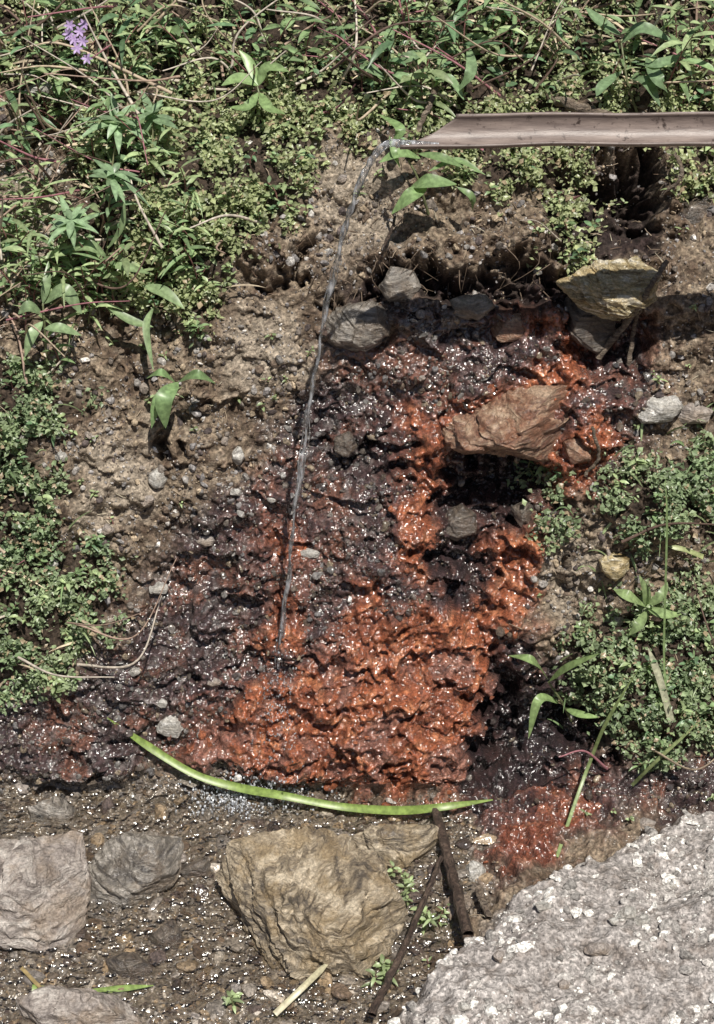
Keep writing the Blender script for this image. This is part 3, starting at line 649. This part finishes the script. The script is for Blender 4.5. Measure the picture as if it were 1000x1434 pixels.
def seed(name,stem,leaves,c,sw=4):
    b=B()
    p_=curve(pl([q[:2] for q in stem],[q[2] for q in stem]),14);tube(b,p_,np.linspace(1,.7,14)*pxr(sw)/2,[.18,.2,.1],6)
    for lf in leaves:
        w=lf[-1];q=lf[:-1];pp=curve(pl([a[:2] for a in q],[a[2] for a in q]),16);t=np.linspace(0,1,16);pk=.45
        wd=pxr(w)*np.where(t<pk,np.sin(t/pk*math.pi/2)**.8,np.cos((t-pk)/(1-pk)*math.pi/2)**.9)+.0006
        ribbon(b,pp,wd,nz(toC*.7+np.array([random.uniform(-.3,.3),0,.8])),np.array(c)*random.uniform(1.,1.4)+.02,.25)
    return b.make(name,ML)
seed('broad_leaf_plant',[(600,300,.0),(585,250,.06),(572,225,.1)],[
 [(575,262,.08),(600,255,.14),(640,258,.13),24],[(598,262,.1),(575,275,.14),(548,300,.12),22],[(560,235,.09),(552,215,.14),(545,190,.12),9],
 [(590,222,.1),(560,215,.14),(530,228,.12),16],[(585,215,.1),(620,222,.14),(650,235,.12),14],[(550,200,.1),(560,180,.14),(530,160,.12),14],[(640,262,.1),(660,275,.12),(662,295,.1),10],[(600,240,.1),(640,225,.12),(680,245,.1),10]],[.15,.23,.09])
seed('broad_leaf_plant',[(228,600,.0),(235,560,.06),(250,535,.1)],[
 [(250,535,.1),(230,560,.15),(232,600,.13),24],[(245,540,.1),(222,560,.13),(212,600,.1),15],[(250,535,.1),(275,525,.15),(302,537,.12),15],[(245,535,.1),(225,522,.14),(205,530,.12),12]],[.14,.22,.09])
seed('broad_leaf_plant',[(800,1010,.0),(785,980,.06),(768,955,.1)],[
 [(768,952,.1),(745,925,.16),(712,918,.13),13],[(768,955,.1),(795,935,.16),(840,915,.14),13],[(785,985,.1),(755,980,.14),(740,1035,.1),14],[(790,990,.08),(810,1000,.12),(840,1005,.1),12]],[.20,.29,.11])
seed('broad_leaf_plant',[(66,520,0),(62,450,.1),(60,425,.12)],[
 [(60,440,.12),(40,430,.16),(25,440,.14),18],[(62,425,.12),(90,408,.16),(115,440,.13),22],[(60,425,.12),(65,400,.15),(68,365,.15),12],[(62,460,.12),(85,460,.14),(115,470,.12),15],[(60,450,.12),(45,470,.14),(35,500,.12),15]],[.17,.24,.12])
seed('broad_leaf_plant',[(160,420,0),(150,370,.1),(150,350,.14)],[
 [(150,360,.12),(125,345,.17),(95,352,.15),18],[(150,370,.12),(180,375,.16),(215,385,.13),14],[(200,400,.12),(230,410,.16),(258,432,.13),18],[(150,430,.1),(185,450,.14),(215,458,.12),13],[(215,430,.1),(205,460,.14),(215,520,.1),10],[(150,350,.12),(170,320,.16),(175,280,.15),11]],[.18,.25,.12])
seed('broad_leaf_plant',[(370,170,0),(365,140,.08),(360,120,.12)],[
 [(362,120,.12),(335,110,.16),(310,120,.15),18],[(362,120,.12),(375,95,.16),(405,100,.15),18],[(362,120,.12),(350,90,.16),(335,70,.15),14],[(365,130,.12),(375,150,.16),(400,160,.13),16],[(362,130,.12),(345,150,.16),(320,150,.13),14]],[.19,.28,.11])
seed('broad_leaf_plant',[(900,180,0),(880,120,.1),(870,60,.12)],[
 [(880,110,.12),(905,115,.16),(925,150,.14),18],[(870,100,.12),(845,120,.16),(835,135,.14),16],[(870,60,.12),(900,40,.16),(945,60,.14),20],[(870,50,.12),(840,30,.16),(820,10,.14),18],[(905,80,.12),(920,110,.16),(935,130,.13),20],[(890,90,.12),(920,90,.16),(960,75,.14),16]],[.13,.20,.10])
seed('broad_leaf_plant',[(520,150,0),(540,110,.1),(550,80,.12)],[
 [(540,110,.12),(515,95,.16),(505,90,.15),16],[(548,90,.12),(575,80,.16),(600,70,.15),18],[(550,80,.12),(545,50,.16),(560,30,.15),14],[(545,100,.12),(570,110,.16),(590,120,.13),14],[(640,130,.1),(660,100,.16),(655,60,.15),16],[(650,140,.1),(630,110,.16),(610,110,.15),12]],[.16,.24,.12])
seed('broad_leaf_plant',[(890,880,0),(900,860,.04),(905,850,.06)],[
 [(905,850,.06),(880,835,.1),(860,825,.08),16],[(905,850,.06),(925,835,.1),(935,815,.08),14],[(905,850,.06),(930,860,.1),(955,860,.08),15],[(905,855,.06),(895,875,.1),(880,890,.07),14],[(905,850,.06),(905,830,.1),(895,805,.08),12]],[.19,.26,.11])
# watercress-like sprigs by the creek stones
b=B();s2=B()
for (cx,cy) in [(570,1260),(590,1290),(545,1350),(530,1385),(560,1240),(605,1300),(330,1405)]:
    for k_ in range(3):
        p0=place(cx+random.uniform(-14,14),cy+random.uniform(-14,14),.01)[0]
        herb(b,s2,p0,np.array([0,-.3,1]),random.uniform(.03,.07),random.uniform(.02,.045),random.uniform(.007,.012),6,1)
em=bpy.data.objects.new('creekside_herb',None);bpy.context.scene.collection.objects.link(em)
b.make('leaves',ML,parent=em);s2.make('stems',MS,parent=em)
b=B();s_=B()
for (cx,cy,R_,base) in [(165,175,66,(150,330)),(158,250,50,(150,350)),(100,315,44,(120,380)),(215,165,44,(215,260))]:
    p0=place(*base)[0];c0=place(cx,cy,.2)[0];tube(s_,curve([p0,(p0+c0)/2+[0,-.02,.02],c0],12),.0025,[.18,.18,.09],6)
    k0=random.random();axn=nz(toC*.5+np.array([random.uniform(-.4,.4),random.uniform(-.2,.2),.9]));u_=nz(np.cross(axn,[0,1,.2]));v_=np.cross(axn,u_)
    for ring,(cnt,sc_) in enumerate([(8,1.),(5,.6)]):
        for i in range(cnt):
            a=(i+k0)*2*math.pi/cnt+random.uniform(-.3,.3);d=u_*math.cos(a)+v_*math.sin(a)+axn*random.uniform(0,.6+ring*.5)
            leaf(b,c0+axn*ring*.02,d,nz(axn+d*.1),pxr(R_)*sc_*random.uniform(.65,1.2),pxr(9)*random.uniform(.8,1.2),np.array([.23,.33,.19])*random.uniform(.75,1.25),random.uniform(0,.5),8)
    for i in range(9):
        q=p0+(c0-p0)*random.uniform(.3,.95);a=random.random()*6.28;leaf(b,q,[math.cos(a),math.sin(a),.4],[0,-.5,1],pxr(R_)*random.uniform(.5,.9),pxr(8),np.array([.21,.30,.17])*random.uniform(.7,1.2),.4,8)
em=bpy.data.objects.new('whorled_leaf_plant',None);bpy.context.scene.collection.objects.link(em)
b.make('leaflets',ML,parent=em);s_.make('stems',MS,parent=em)
b=B();s_=B();em=bpy.data.objects.new('purple_flower_plant',None);bpy.context.scene.collection.objects.link(em)
p0=place(125,150)[0];c0=place(108,40,.2)[0];tube(s_,curve([p0,(p0+c0)/2,c0],10),.002,[.14,.15,.07],5)
for (fx,fy) in [(98,36),(112,44),(103,55),(118,34),(108,68),(116,58),(122,82),(96,48)]:
    q=place(fx,fy,.2)[0]
    for i in range(6):
        a=i*1.05;d=RT*math.cos(a)+UP*math.sin(a)+toC*.4;leaf(b,q,d,toC,.020,.008,np.array([.42,.30,.54])*random.uniform(.8,1.2),.1,4,.6)
b.make('petals',ML,parent=em);s_.make('stem',MS,parent=em)
# ------------------------------------------------------------------ light, world, camera
sc=bpy.context.scene
w=bpy.data.worlds.new("World");sc.world=w;w.use_nodes=True;nt=w.node_tree;bg=nt.nodes['Background'];sk=nt.nodes.new('ShaderNodeTexSky');sk.sky_type='NISHITA';sk.sun_disc=False
el=math.asin(SUN[2]);sk.sun_elevation=el;sk.sun_rotation=math.atan2(SUN[0],SUN[1]);nt.links.new(sk.outputs[0],bg.inputs[0]);bg.inputs[1].default_value=.05
ld=bpy.data.lights.new('sun','SUN');ld.energy=5.;ld.angle=math.radians(.5);ld.color=(1,.95,.87);lo=bpy.data.objects.new('sun',ld);sc.collection.objects.link(lo)
lo.rotation_euler=Vector(SUN).to_track_quat('Z','Y').to_euler()
cd=bpy.data.cameras.new('camera');cd.sensor_fit='VERTICAL';cd.sensor_height=36;cd.lens=F/1434*36;cd.clip_end=500;co=bpy.data.objects.new('camera',cd);sc.collection.objects.link(co)
co.location=C;co.rotation_euler=(math.radians(90)-PITCH,0,0);sc.camera=co
sc.view_settings.view_transform='Standard';sc.view_settings.look='None';sc.view_settings.exposure=0
print('GRID',X.shape)
